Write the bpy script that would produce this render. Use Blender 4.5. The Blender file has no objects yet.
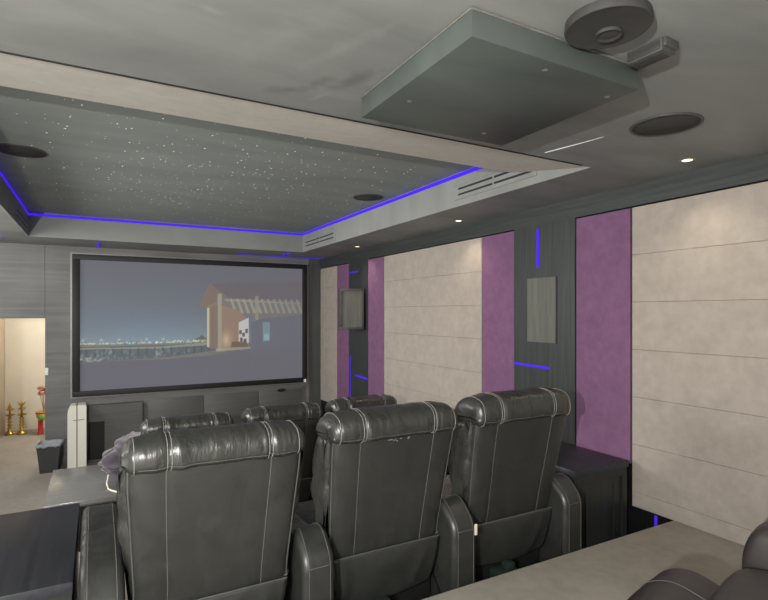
import bpy, bmesh, math, random
import numpy as np
from mathutils import Vector, noise
random.seed(7)
C = bpy.context.scene
COL = C.collection
H = 2.1                      # eye height above the front floor; zr() turns eye-relative heights into world heights
def zr(r): return H + r

# ------------------------------------------------------------------ materials
def new_mat(name):
    m = bpy.data.materials.new(name); m.use_nodes = True
    nt = m.node_tree; b = nt.nodes['Principled BSDF']
    return m, nt, b
def N(nt, t, **kw):
    n = nt.nodes.new(t)
    for k, v in kw.items():
        if k in n.inputs.keys(): n.inputs[k].default_value = v
        else: setattr(n, k, v)
    return n
def ramp(nt, stops):
    r = nt.nodes.new('ShaderNodeValToRGB'); e = r.color_ramp.elements
    while len(e) < len(stops): e.new(0.5)
    for i, (p, c) in enumerate(stops):
        e[i].position = p; e[i].color = (*c, 1)
    return r
def coords(nt, scale=(1,1,1), rot=(0,0,0)):
    tc = nt.nodes.new('ShaderNodeTexCoord'); mp = nt.nodes.new('ShaderNodeMapping')
    mp.inputs['Scale'].default_value = scale; mp.inputs['Rotation'].default_value = rot
    nt.links.new(tc.outputs['Object'], mp.inputs['Vector']); return mp.outputs['Vector']
def flat(name, col, rough=0.5, metal=0.0, emis=None, es=1.0, spec=0.5):
    m, nt, b = new_mat(name)
    v = coords(nt); n = N(nt, 'ShaderNodeTexNoise', Scale=25.0); nt.links.new(v, n.inputs['Vector'])
    r = ramp(nt, [(0.3, tuple(c*0.9 for c in col)), (0.7, tuple(min(1, c*1.08) for c in col))])
    nt.links.new(n.outputs['Fac'], r.inputs['Fac']); nt.links.new(r.outputs['Color'], b.inputs['Base Color'])
    b.inputs['Roughness'].default_value = rough; b.inputs['Metallic'].default_value = metal
    b.inputs['Specular IOR Level'].default_value = spec
    if emis:
        b.inputs['Emission Color'].default_value = (*emis, 1); b.inputs['Emission Strength'].default_value = es
    return m
def grained(name, c0, c1, scale, rough=0.5, bump=0.15, spec=0.4, blotch=0.0):
    m, nt, b = new_mat(name)
    v = coords(nt, scale)
    n = N(nt, 'ShaderNodeTexNoise', Scale=1.0, Detail=6.0, Roughness=0.6); nt.links.new(v, n.inputs['Vector'])
    r = ramp(nt, [(0.3, c0), (0.7, c1)]); nt.links.new(n.outputs['Fac'], r.inputs['Fac'])
    v2 = coords(nt); n2 = N(nt, 'ShaderNodeTexNoise', Scale=1.3, Detail=3.0); nt.links.new(v2, n2.inputs['Vector'])
    mx = nt.nodes.new('ShaderNodeMixRGB'); mx.blend_type = 'MULTIPLY'; mx.inputs['Fac'].default_value = blotch
    r2 = ramp(nt, [(0.3, (.6,.6,.6)), (0.7, (1.3,1.3,1.3))]); nt.links.new(n2.outputs['Fac'], r2.inputs['Fac'])
    nt.links.new(r.outputs['Color'], mx.inputs['Color1']); nt.links.new(r2.outputs['Color'], mx.inputs['Color2'])
    nt.links.new(mx.outputs['Color'], b.inputs['Base Color'])
    bp = N(nt, 'ShaderNodeBump', Strength=bump, Distance=0.003); nt.links.new(n.outputs['Fac'], bp.inputs['Height'])
    nt.links.new(bp.outputs['Normal'], b.inputs['Normal'])
    b.inputs['Roughness'].default_value = rough; b.inputs['Specular IOR Level'].default_value = spec
    return m
def fabric(name, c, var=0.12, rough=0.95, scale=260, bump=0.5, blotch_scale=2.5, sheen=0.0):
    m, nt, b = new_mat(name)
    v = coords(nt)
    n = N(nt, 'ShaderNodeTexNoise', Scale=float(scale), Detail=3.0); nt.links.new(v, n.inputs['Vector'])
    n2 = N(nt, 'ShaderNodeTexNoise', Scale=float(blotch_scale), Detail=5.0, Roughness=0.65); nt.links.new(v, n2.inputs['Vector'])
    vs = coords(nt, (16, 16, 16)); n3 = N(nt, 'ShaderNodeTexNoise', Scale=1.0, Detail=4.0); nt.links.new(vs, n3.inputs['Vector'])
    r = ramp(nt, [(0.3, tuple(x*(1-var) for x in c)), (0.7, tuple(x*(1+var) for x in c))])
    nt.links.new(n.outputs['Fac'], r.inputs['Fac'])
    r2 = ramp(nt, [(0.35, (1-var,)*3), (0.65, (1+var*.7,)*3)]); nt.links.new(n2.outputs['Fac'], r2.inputs['Fac'])
    r3 = ramp(nt, [(0.3, (1-var*.8,)*3), (0.7, (1+var*.5,)*3)]); nt.links.new(n3.outputs['Fac'], r3.inputs['Fac'])
    mx = nt.nodes.new('ShaderNodeMixRGB'); mx.blend_type = 'MULTIPLY'; mx.inputs['Fac'].default_value = 1
    mx2 = nt.nodes.new('ShaderNodeMixRGB'); mx2.blend_type = 'MULTIPLY'; mx2.inputs['Fac'].default_value = 1
    nt.links.new(r.outputs['Color'], mx.inputs['Color1']); nt.links.new(r2.outputs['Color'], mx.inputs['Color2'])
    nt.links.new(mx.outputs['Color'], mx2.inputs['Color1']); nt.links.new(r3.outputs['Color'], mx2.inputs['Color2'])
    nt.links.new(mx2.outputs['Color'], b.inputs['Base Color'])
    bp = N(nt, 'ShaderNodeBump', Strength=bump, Distance=0.002); nt.links.new(n.outputs['Fac'], bp.inputs['Height'])
    nt.links.new(bp.outputs['Normal'], b.inputs['Normal'])
    b.inputs['Roughness'].default_value = rough; b.inputs['Specular IOR Level'].default_value = 0.1
    b.inputs['Sheen Weight'].default_value = sheen
    return m
def leather(name, c, rough=0.36, wr=0.35, crinkle=0.0):
    m, nt, b = new_mat(name)
    v = coords(nt)
    n = N(nt, 'ShaderNodeTexNoise', Scale=7.0, Detail=4.0, Distortion=0.8); nt.links.new(v, n.inputs['Vector'])
    n2 = N(nt, 'ShaderNodeTexVoronoi', Scale=330.0); nt.links.new(v, n2.inputs['Vector'])
    vz = coords(nt, (38, 9, 9)); nz_ = N(nt, 'ShaderNodeTexNoise', Scale=1.0, Detail=5.0, Distortion=1.2); nt.links.new(vz, nz_.inputs['Vector'])
    b0 = N(nt, 'ShaderNodeBump', Strength=crinkle, Distance=0.012); nt.links.new(nz_.outputs['Fac'], b0.inputs['Height'])
    b1 = N(nt, 'ShaderNodeBump', Strength=wr, Distance=0.02); nt.links.new(b0.outputs['Normal'], b1.inputs['Normal']); nt.links.new(n.outputs['Fac'], b1.inputs['Height'])
    b2 = N(nt, 'ShaderNodeBump', Strength=0.12, Distance=0.001); nt.links.new(n2.outputs['Distance'], b2.inputs['Height'])
    nt.links.new(b1.outputs['Normal'], b2.inputs['Normal']); nt.links.new(b2.outputs['Normal'], b.inputs['Normal'])
    r = ramp(nt, [(0.3, tuple(x*.85 for x in c)), (0.7, tuple(x*1.15 for x in c))]); nt.links.new(n.outputs['Fac'], r.inputs['Fac'])
    nt.links.new(r.outputs['Color'], b.inputs['Base Color'])
    rr = ramp(nt, [(0.3, (rough-.05,)*3), (0.7, (rough+.1,)*3)]); nt.links.new(n.outputs['Fac'], rr.inputs['Fac'])
    nt.links.new(rr.outputs['Color'], b.inputs['Roughness'])
    b.inputs['Specular IOR Level'].default_value = 0.6
    return m
def paint(name, c0, c1, rough=0.6, smudge=0.0):
    m, nt, b = new_mat(name)
    v = coords(nt, (1.0, 1.0, 1.0), (0, 0, 0.6))
    vst = coords(nt, (0.8, 3.0, 1.0), (0, 0, 0.9))
    n = N(nt, 'ShaderNodeTexNoise', Scale=1.2, Detail=5.0, Distortion=0.6); nt.links.new(vst, n.inputs['Vector'])
    r = ramp(nt, [(0.32, c0), (0.68, c1)]); nt.links.new(n.outputs['Fac'], r.inputs['Fac'])
    out = r.outputs['Color']
    if smudge:
        n2 = N(nt, 'ShaderNodeTexNoise', Scale=1.6, Detail=6.0, Distortion=1.2); nt.links.new(v, n2.inputs['Vector'])
        r2 = ramp(nt, [(0.60, (1,1,1)), (0.75, (1-smudge,)*3)]); nt.links.new(n2.outputs['Fac'], r2.inputs['Fac'])
        mx = nt.nodes.new('ShaderNodeMixRGB'); mx.blend_type = 'MULTIPLY'; mx.inputs['Fac'].default_value = 1
        nt.links.new(out, mx.inputs['Color1']); nt.links.new(r2.outputs['Color'], mx.inputs['Color2']); out = mx.outputs['Color']
    nt.links.new(out, b.inputs['Base Color'])
    b.inputs['Roughness'].default_value = rough; b.inputs['Specular IOR Level'].default_value = 0.3
    return m

M = {}
M['ceil'] = paint('ceiling_paint', (.170,.178,.175), (.235,.243,.236), 0.55, 0.0)
def add_smudges(m, spots):
    # grime on the painted ceiling: soft noisy ellipses at fixed places on the surface
    nt = m.node_tree; b = nt.nodes['Principled BSDF']; src = b.inputs['Base Color'].links[0].from_socket
    tc = nt.nodes.new('ShaderNodeTexCoord')
    nz = N(nt, 'ShaderNodeTexNoise', Scale=9.0, Detail=5.0, Distortion=1.0); nt.links.new(tc.outputs['Object'], nz.inputs['Vector'])
    for (x, y, ang, lx, ly, col, amt) in spots:
        mp = nt.nodes.new('ShaderNodeMapping'); mp.vector_type = 'TEXTURE'
        mp.inputs['Location'].default_value = (x, y, ZCEIL); mp.inputs['Rotation'].default_value = (0, 0, ang); mp.inputs['Scale'].default_value = (lx, ly, 1)
        nt.links.new(tc.outputs['Object'], mp.inputs['Vector'])
        ln = nt.nodes.new('ShaderNodeVectorMath'); ln.operation = 'LENGTH'; nt.links.new(mp.outputs['Vector'], ln.inputs[0])
        ad = nt.nodes.new('ShaderNodeMath'); ad.operation = 'MULTIPLY_ADD'; nt.links.new(nz.outputs['Fac'], ad.inputs[0]); ad.inputs[1].default_value = 1.6; nt.links.new(ln.outputs['Value'], ad.inputs[2])
        r = ramp(nt, [(.45, (amt*.62,)*3), (1.0, (0, 0, 0))]); 
        sc = nt.nodes.new('ShaderNodeMath'); sc.operation = 'MULTIPLY'; sc.inputs[1].default_value = .62; nt.links.new(ad.outputs[0], sc.inputs[0]); nt.links.new(sc.outputs[0], r.inputs['Fac'])
        mx = nt.nodes.new('ShaderNodeMixRGB'); nt.links.new(r.outputs['Color'], mx.inputs['Fac']); nt.links.new(src, mx.inputs['Color1']); mx.inputs['Color2'].default_value = (*col, 1); src = mx.outputs['Color']
    nt.links.new(src, b.inputs['Base Color'])
ZCEIL = H + .93
DK = (.075, .075, .073); LT = (.34, .34, .33)
add_smudges(M['ceil'], [(.90, 1.90, -1.2, .20, .055, DK, .8), (.80, 1.95, -1.2, .10, .05, DK, .9), (.70, 2.10, -.6, .16, .05, DK, .8), (.84, 2.10, -1.2, .12, .03, LT, .7),
    (.55, 1.7, -1.2, .45, .10, LT, .35), (.30, 1.66, 0, .09, .03, LT, .6), (2.32, 1.98, -1.4, .30, .012, LT, .8), (.75, 1.7, -1.2, .35, .05, LT, .4)])
M['starceil'] = paint('star_ceiling_paint', (.20,.225,.212), (.24,.262,.25), 0.7)
M['fascia'] = paint('fascia_paint', (.20,.21,.205), (.25,.26,.25), 0.6)
M['ledge'] = fabric('beige_ledge_fabric', (.56,.54,.50), 0.06, scale=300, bump=0.2)
M['carpet'] = fabric('platform_carpet', (.42,.392,.345), 0.09, scale=260, bump=0.7, blotch_scale=3)
M['floor'] = fabric('front_carpet', (.36,.335,.305), 0.09, scale=200, bump=0.6, blotch_scale=1.5)
M['beige'] = fabric('beige_wall_fabric', (.325,.29,.255), 0.075, scale=180, bump=0.5, blotch_scale=6)
M['purple'] = fabric('purple_wall_fabric', (.165,.085,.158), 0.10, scale=180, bump=0.5, blotch_scale=5)
M['dark_v'] = grained('charcoal_laminate_vertical', (.017,.021,.021), (.038,.044,.042), (40, 40, 1.5), 0.45, 0.1)
M['dark_h'] = grained('charcoal_laminate_horizontal', (.02,.024,.024), (.042,.049,.047), (1.5, 1.5, 40), 0.45, 0.1)
M['front'] = grained('grey_wood_wall', (.115,.116,.112), (.175,.174,.167), (0.9, 0.9, 26), 0.5, 0.12, blotch=0.5)
M['front_v'] = grained('charcoal_wood_wall', (.05,.054,.053), (.085,.09,.088), (26, 26, 0.9), 0.5, 0.12, blotch=0.4)
M['cab'] = grained('cabinet_door_wood', (.075,.078,.075), (.11,.112,.108), (1.2, 1.2, 26), 0.5, 0.12, blotch=0.4)
M['table'] = grained('black_table_laminate', (.016,.017,.021), (.032,.033,.04), (45, 2.0, 45), 0.42, 0.1)
M['table_gloss'] = grained('painted_sheen_table_laminate', (.12,.12,.115), (.17,.17,.165), (3.0, 45, 45), 0.22, 0.03, 1.0)  # paler copy of the table laminate, reflected wall light put into the colour
M['table_edge'] = grained('black_table_edge', (.014,.016,.015), (.024,.027,.026), (30, 30, 2), 0.35, 0.05)
M['grille'] = flat('black_speaker_grille', (.028,.027,.027), 0.75)
M['bezel'] = flat('dark_bezel', (.05,.05,.05), 0.5)
M['black'] = flat('matte_black', (.006,.006,.006), 0.6)
M['gloss'] = flat('gloss_black', (.008,.008,.009), 0.1)
M['spk'] = grained('speaker_cloth', (.085,.088,.076), (.135,.138,.12), (30,30,2), 0.8, 0.05)
M['spk_dark'] = flat('dark_metal_plate', (.09,.09,.088), 0.35, 0.6)
M['silver'] = flat('silver_trim', (.22,.22,.215), 0.4, 0.3)
M['led'] = flat('violet_led', (.02,.01,.12), 0.6, 0, (.055,.012,.85), 1.0, spec=.1)
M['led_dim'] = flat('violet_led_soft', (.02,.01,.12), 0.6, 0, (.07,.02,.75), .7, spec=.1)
M['star'] = flat('star_fibre', (.8,.8,.7), 0.5, 0, (1,.98,.85), 0.9)
M['bulb'] = flat('warm_bulb', (.9,.8,.6), 0.5, 0, (1,.80,.50), 3.0)
M['ring'] = flat('brushed_ring', (.35,.33,.30), 0.3, 0.7)
M['leather'] = leather('black_leather', (.032,.033,.030), 0.29, 0.45, 0.4)
M['leather_side'] = leather('charcoal_leather', (.024,.025,.023), 0.38, 0.25)
M['brown_leather'] = leather('brown_black_leather', (.032,.027,.027), 0.45, 0.15)
M['thread'] = flat('grey_thread', (.26,.255,.235), 0.8)
M['thread_dim'] = flat('dark_grey_thread', (.13,.13,.12), 0.8)
M['pipe'] = flat('leather_piping', (.075,.077,.072), 0.45)
M['tagw'] = flat('cream_cloth_tag', (.62,.58,.48), 0.8)
M['mech'] = flat('dark_green_plastic', (.014,.024,.018), 0.45)
M['white'] = paint('glossy_white', (.72,.72,.65), (.76,.76,.68), 0.25)
M['gap'] = flat('shadow_grey', (.12,.12,.11), 0.7)
M['bin'] = flat('grey_bin_plastic', (.04,.042,.042), 0.45)
M['liner'] = flat('grey_bin_liner', (.30,.33,.36), 0.35)
M['blanket'] = fabric('mauve_blanket', (.048,.040,.052), 0.15, scale=120, bump=0.5, sheen=0.3)
M['cord'] = flat('cream_cord', (.6,.56,.46), 0.8)
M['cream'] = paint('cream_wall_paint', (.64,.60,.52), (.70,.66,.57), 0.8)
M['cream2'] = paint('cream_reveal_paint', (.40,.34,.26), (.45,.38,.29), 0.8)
M['greywall'] = paint('plain_grey_wall', (.3,.29,.27), (.34,.33,.31), 0.8)
M['brass'] = flat('polished_brass', (.55,.36,.09), 0.28, 0.9)
M['red'] = flat('red_lacquer', (.5,.03,.03), 0.4)
M['gold'] = flat('gold_lacquer', (.65,.42,.08), 0.35, 0.5)
M['green'] = flat('green_enamel', (.06,.42,.10), 0.4)
M['pink'] = flat('pink_petals', (.62,.28,.22), 0.8)
M['cocoa'] = flat('dark_red_petals', (.24,.05,.04), 0.8)
M['stem'] = flat('dry_stem', (.45,.36,.24), 0.8)
M['white_plastic'] = flat('white_plastic', (.8,.8,.76), 0.4)
M['orange'] = flat('orange_edge', (.6,.30,.06), 0.6)

# ------------------------------------------------------------------ mesh helpers
def lines(name, mat, paths, r, parent, n=5, closed=False):
    for p_ in paths: MB().tube(p_, r, n, closed).build(name, mat, parent)
class MB:
    def __init__(s): s.bm = bmesh.new()
    def box(s, x0, x1, y0, y1, z0, z1, bev=0.0, seg=2):
        vs = [s.bm.verts.new((x, y, z)) for x in (x0, x1) for y in (y0, y1) for z in (z0, z1)]
        F = [(0,1,3,2),(4,6,7,5),(0,4,5,1),(2,3,7,6),(0,2,6,4),(1,5,7,3)]
        fs = [s.bm.faces.new([vs[i] for i in f]) for f in F]
        if bev > 0:
            es = list({e for f in fs for e in f.edges})
            bmesh.ops.bevel(s.bm, geom=es, offset=bev, segments=seg, affect='EDGES', profile=0.5)
        return s
    def poly(s, pts):
        s.bm.faces.new([s.bm.verts.new(p) for p in pts]); return s
    def hexa(s, bottom, top):
        b = [s.bm.verts.new(p) for p in bottom]; t = [s.bm.verts.new(p) for p in top]; n = len(b)
        s.bm.faces.new(b[::-1]); s.bm.faces.new(t)
        for i in range(n): s.bm.faces.new([b[i], b[(i+1)%n], t[(i+1)%n], t[i]])
        return s
    def lathe(s, prof, cx=0, cy=0, cz=0, n=28, closed=True):
        rings = []
        for r, z in prof:
            if r < 1e-6: rings.append([s.bm.verts.new((cx, cy, cz+z))])
            else: rings.append([s.bm.verts.new((cx+r*math.cos(2*math.pi*i/n), cy+r*math.sin(2*math.pi*i/n), cz+z)) for i in range(n)])
        for a, b in zip(rings, rings[1:]):
            if len(a) == 1 and len(b) == 1: continue
            for i in range(n):
                j = (i+1) % n
                if len(a) == 1: s.bm.faces.new([a[0], b[j], b[i]])
                elif len(b) == 1: s.bm.faces.new([a[i], a[j], b[0]])
                else: s.bm.faces.new([a[i], a[j], b[j], b[i]])
        return s
    def tube(s, pts, r, n=6, closed=False):
        pts = [Vector(p) for p in pts]; rings = []
        m = len(pts)
        for i, p in enumerate(pts):
            a = pts[(i-1) % m] if (i > 0 or closed) else p; b = pts[(i+1) % m] if (i < m-1 or closed) else p
            t = (b - a).normalized()
            up = Vector((0, 0, 1)) if abs(t.z) < 0.9 else Vector((1, 0, 0))
            u = t.cross(up).normalized(); w = t.cross(u)
            rr = r[i] if isinstance(r, (list, tuple)) else r
            rings.append([s.bm.verts.new(p + (u*math.cos(2*math.pi*k/n) + w*math.sin(2*math.pi*k/n))*rr) for k in range(n)])
        rng = range(m) if closed else range(m-1)
        for i in rng:
            a, b = rings[i], rings[(i+1) % m]
            for k in range(n): s.bm.faces.new([a[k], a[(k+1)%n], b[(k+1)%n], b[k]])
        if not closed:
            s.bm.faces.new(rings[0][::-1]); s.bm.faces.new(rings[-1])
        return s
    def build(s, name, mat, parent=None, smooth=False, sub=0, auto=None):
        bmesh.ops.recalc_face_normals(s.bm, faces=s.bm.faces)
        me = bpy.data.meshes.new(name); s.bm.to_mesh(me); s.bm.free()
        o = bpy.data.objects.new(name, me); COL.objects.link(o)
        me.materials.append(mat)
        if smooth: me.polygons.foreach_set('use_smooth', [True]*len(me.polygons))
        if auto is not None:
            me.polygons.foreach_set('use_smooth', [True]*len(me.polygons)); me.set_sharp_from_angle(angle=math.radians(auto))
        if sub:
            md = o.modifiers.new('sub', 'SUBSURF'); md.levels = sub; md.render_levels = sub
        if parent: o.parent = parent
        return o
def tag(o, label=None, cat=None, group=None, kind=None):
    if label: o['label'] = label
    if cat: o['category'] = cat
    if group: o['group'] = group
    if kind: o['kind'] = kind
    return o
def struct(o): o['kind'] = 'structure'; return o
def empty(name, loc, label, cat, group=None, rz=0):
    o = bpy.data.objects.new(name, None); COL.objects.link(o); o.location = loc; o.rotation_euler = (0, 0, rz)
    o.empty_display_size = 0.1
    return tag(o, label, cat, group)
def copy_tree(o, parent=None):
    c = o.copy(); COL.objects.link(c)
    if parent: c.parent = parent
    for ch in list(o.children): copy_tree(ch, c)
    return c
def bx(name, mat, x0, x1, y0, y1, z0, z1, parent=None, bev=0.0):
    return MB().box(x0, x1, y0, y1, z0, z1, bev).build(name, mat, parent, auto=35 if bev else None)

def round_poly(pts, r, n=5):
    out = []; m = len(pts)
    for i, p in enumerate(pts):
        p = Vector(p); a = Vector(pts[i-1]); b = Vector(pts[(i+1) % m])
        ri = r[i] if isinstance(r, (list, tuple)) else r
        da = (a-p); db = (b-p); la, lb = da.length, db.length
        k = min(ri, la*0.48, lb*0.48)
        s, e = p + da.normalized()*k, p + db.normalized()*k
        for j in range(n+1):
            t = j/n; out.append((s*(1-t)**2 + p*2*t*(1-t) + e*t*t))
    return out
def resample(pts, step):
    out = []; m = len(pts)
    for i in range(m):
        a, b = pts[i], pts[(i+1) % m]; L = (b-a).length
        k = max(1, int(round(L/step)))
        if L < step*0.35: 
            out.append(a); continue
        for j in range(k): out.append(a.lerp(b, j/k))
    return out
class Puff:
    """soft upholstered body: outline in (y,z), run along x, rounded ends, optional displacement"""
    def __init__(s, outline, w, r, nx=8, xf=None, disp=None, rseg=5):
        area = sum(outline[i-1].x*outline[i].y - outline[i].x*outline[i-1].y for i in range(len(outline)))
        if area < 0: outline = outline[::-1]
        s.o = outline; s.w = w; s.r = r; s.xf = xf or (lambda x, y, z: (x, y, z)); s.disp = disp; s.nx = nx; s.rseg = rseg
        m = len(outline); s.nr = []
        for i in range(m):
            t = (outline[(i+1) % m] - outline[i-1]).normalized(); s.nr.append(Vector((t.y, -t.x)))
    def pt(s, x, inset, i, out=0.0):
        p = s.o[i] - s.nr[i]*inset; d = out
        if s.disp: d += s.disp(x, p.x, p.y, s.nr[i])
        p = p + s.nr[i]*d
        return s.xf(x, p.x, p.y)
    def mesh(s):
        b = MB(); bm = b.bm; m = len(s.o); W = s.w/2
        cols = []
        for k in range(s.rseg+1):
            f = math.pi/2*k/s.rseg; cols.append((-(W - s.r + s.r*math.cos(f)), s.r*(1-math.sin(f))))
        for k in range(1, s.nx): cols.append((-(W-s.r) + 2*(W-s.r)*k/s.nx, 0))
        cols += [(-x, i) for x, i in cols[:s.rseg+1][::-1]]
        rings = [[bm.verts.new(s.pt(x, ins, i)) for i in range(m)] for x, ins in cols]
        for a, c in zip(rings, rings[1:]):
            for i in range(m): bm.faces.new([a[i], a[(i+1) % m], c[(i+1) % m], c[i]])
        for rg in (rings[0], rings[-1]):
            f = bm.faces.new(rg)
        return b
    def path(s, x, i0, i1, out=0.002):
        m = len(s.o); idx = []; i = i0
        while i != i1: idx.append(i % m); i = (i+1) % m
        return [s.pt(x, 0, k, out) for k in idx]
    def near(s, y, z):
        return min(range(len(s.o)), key=lambda i: (s.o[i]-Vector((y, z))).length)

# ------------------------------------------------------------------ room shell
XR, XL, YF, YB = 3.41, -2.3, 8.5, -1.7
ZP, ZM, ZC, ZT = zr(-1.4), zr(-1.7), zr(.93), zr(1.23)       # rear platform, middle step, ceiling, star ceiling
struct(bx('floor', M['floor'], XL-.2, XR+.06, 4.30, 11.4, -.15, 0))
struct(bx('floor', M['floor'], XL-.2, XR+.06, 2.16, 4.30, -.15, ZM))
struct(bx('floor', M['carpet'], XL-.2, XR+.06, YB, 2.16, -.15, ZP, bev=.012))
struct(bx('wall_right', M['dark_v'], XR+.05, XR+.2, YB, YF+.15, -.15, ZT))
struct(bx('wall_left', M['greywall'], XL-.2, XL, YB, YF+.15, -.15, ZT))
struct(bx('wall_back', M['greywall'], XL-.2, XR+.2, YB-.15, YB, -.15, ZT))
DX0, DX1, DZ = -1.15, -.62, zr(-.07)
struct(bx('wall_front', M['front'], XL, DX0, YF, YF+.12, 0, ZC+.02))
struct(bx('wall_front', M['front'], DX0, DX1, YF, YF+.12, DZ, ZC+.02))
struct(bx('wall_front', M['front'], DX1+.004, 3.20, YF, YF+.12, 0, ZC+.02))
struct(bx('wall_front', M['front_v'], 3.20, XR+.05, YF-.004, YF+.12, 0, ZC+.02))
struct(bx('trim_9', M['black'], DX0, DX1+.004, YF+.001, YF+.30, DZ-.002, DZ+.10))
# passage beyond the opening
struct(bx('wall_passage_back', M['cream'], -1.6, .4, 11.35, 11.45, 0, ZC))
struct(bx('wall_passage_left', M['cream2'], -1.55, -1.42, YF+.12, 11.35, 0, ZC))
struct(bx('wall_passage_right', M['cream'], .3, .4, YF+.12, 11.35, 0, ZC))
struct(bx('ceiling_passage', M['cream'], -1.55, .4, YF+.12, 11.45, ZC-.3, ZC-.2))
# ceiling with its recess
CX0, CX1, CY0, CY1 = -.74, 2.78, 2.29, 7.62
c = MB()
c.box(XL, XR+.06, YB, CY0, ZC, ZT+.06); c.box(XL, CX0, CY0, CY1, ZC, ZT+.06)
c.box(CX1, XR+.06, CY0, CY1, ZC, ZT+.06); c.box(XL, XR+.06, CY1, YF+.12, ZC, ZT+.06)
struct(c.build('ceiling', M['ceil']))
struct(bx('ceiling_recess', M['starceil'], CX0, CX1, CY0, CY1, ZT, ZT+.06))
zf = ZT-.05
struct(bx('trim_1', M['fascia'], CX1-.02, CX1, CY0, CY1, ZC-.002, zf))
struct(bx('trim_2', M['fascia'], CX0, CX0+.02, CY0, CY1, ZC-.002, zf))
struct(bx('trim_3', M['fascia'], CX0+.02, CX1-.02, CY1-.02, CY1, ZC-.002, zf))
struct(MB().hexa([(CX0+.02, CY0+.012, ZC+.005), (CX1-.02, CY0+.012, ZC+.005), (CX1-.02, 3.0, zr(1.06)), (CX0+.02, 3.0, zr(1.06))],
          [(CX0+.02, CY0+.012, ZC+.04), (CX1-.02, CY0+.012, ZC+.04), (CX1-.02, 3.0, zr(1.09)), (CX0+.02, 3.0, zr(1.09))]).build('trim_4', M['ledge']))
struct(bx('trim_5', M['dark_h'], XR-.005, XR+.05, YB, YF, zr(.775), ZC))      # dark band above the fabric
struct(bx('gap_shade_strip', M['black'], CX0, CX1-.1, CY0-.011, CY0+.001, ZC-.003, ZC+.01))  # black strip painted in for the dark gap before the ledge
# recess light strips
def led(x0, x1, y0, y1, z0, z1, label, mat='led', name='led_strip', group=None):
    return tag(bx(name, M[mat], x0, x1, y0, y1, z0, z1), label, 'light strip', group)
led(CX1-.02, CX1-.002, 3.0, CY1-.002, zf, zf+.035, 'long violet light strip along the right side of the star ceiling recess')
led(CX0+.002, CX0+.02, 3.0, CY1-.002, zf, zf+.035, 'violet light strip along the left side of the star ceiling recess')
led(CX0+.02, CX1-.02, CY1-.02, CY1-.002, zf, zf+.030, 'violet light strip along the screen side of the star ceiling recess')
# small accent strips set in the ceiling and the right wall
led(1.95, XR, 8.36, 8.385, ZC-.006, ZC, 'violet light line on the ceiling above the right half of the screen')
led(2.60, 2.625, 7.72, 8.15, ZC-.006, ZC, 'short violet light dash on the ceiling above the screen, crossing toward the recess')
led(0.01, 0.035, 7.85, 8.42, ZC-.006, ZC, 'short upright violet light dash above the top left corner of the screen')
led(-1.5, -1.0, 7.85, 7.875, ZC-.006, ZC, 'violet light dash on the ceiling above the doorway at the left edge')

# star points
s = MB(); n = 0
while n < 700:
    x = random.uniform(CX0+.1, CX1-.1); y = random.uniform(3.0, CY1-.15)
    dens = .25 + .75*math.exp(-((x-.75)**2/.9 + (y-5.0)**2/2.4))
    if random.random() > dens: continue
    r = random.choice([.0025, .003, .0035, .0055])
    zz = ZT-.001
    s.poly([(x+r*math.cos(k*math.pi/3), y+r*math.sin(k*math.pi/3), zz) for k in range(6)]); n += 1
tag(s.build('star_lights', M['star']), 'tiny white fibre star lights scattered over the dark recessed ceiling', 'star lights', kind='stuff')

# ------------------------------------------------------------------ right wall fabric panels
def fabric_panel(y0, y1, mat, label, zb, tiles, group=None):
    yc = (y0+y1)/2
    t = empty('acoustic_panel', (XR, yc, zb), label, 'wall panel', group)
    zt = zr(.765); edges = [zt]
    if tiles:
        k = 1
        while zt - .343*k > zb + .03: edges.append(zt - .343*k); k += 1
    edges.append(zb)
    for a, b in zip(edges, edges[1:]):
        o = MB().box(0.0, .048, y0-yc+.001, y1-yc-.001, b-zb+.0006, a-zb-.0006, .0022, 1).build('panel_tile', M[mat], t, auto=35)
    return t
ZS = zr(-1.1)
fabric_panel(-1.65, 2.462, 'beige', 'large beige fabric wall panel nearest the camera, in stacked rows', ZP, True)
fabric_panel(2.478, 2.968, 'purple', 'purple fabric wall panel nearest the camera, above the right side table', ZS, False)
fabric_panel(3.676, 4.149, 'purple', 'purple fabric wall panel left of the column with the flush speaker', ZS, False)
fabric_panel(4.155, 6.202, 'beige', 'wide beige fabric wall panel between two purple strips mid wall', zr(-1.5), True)
fabric_panel(6.21, 6.678, 'purple', 'purple fabric wall panel just right of the boxed wall speaker', zr(-1.5), False)
fabric_panel(7.321, 7.78, 'purple', 'narrow purple fabric wall panel partly behind the boxed wall speaker', zr(-1.5), False)
fabric_panel(7.786, 8.49, 'beige', 'narrow beige fabric wall panel in the corner beside the screen', zr(-1.5), True)
struct(bx('trim_6', M['dark_v'], XR-.012, XR+.05, 2.97, 3.674, ZM, zr(.775)))
struct(bx('trim_7', M['dark_v'], XR-.004, XR+.05, 6.68, 7.319, 0, zr(.775)))
struct(bx('baseboard_right', M['gloss'], XR+.0, XR+.05, 2.161, 2.472, ZM, ZP-.002))
struct(bx('baseboard_right', M['gloss'], XR+.01, XR+.05, 2.473, 2.969, ZM, ZS-.002))
struct(bx('baseboard_right', M['gloss'], XR+.01, XR+.05, 3.676, 6.679, 0, zr(-1.502)))
struct(bx('baseboard_right', M['gloss'], XR+.01, XR+.05, 7.32, YF-.01, 0, zr(-1.502)))
xa = XR-.012
led(xa-.006, xa, 3.36, 3.385, zr(.40), zr(.735), 'upright violet light strip on the dark column above the flush speaker')
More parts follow.
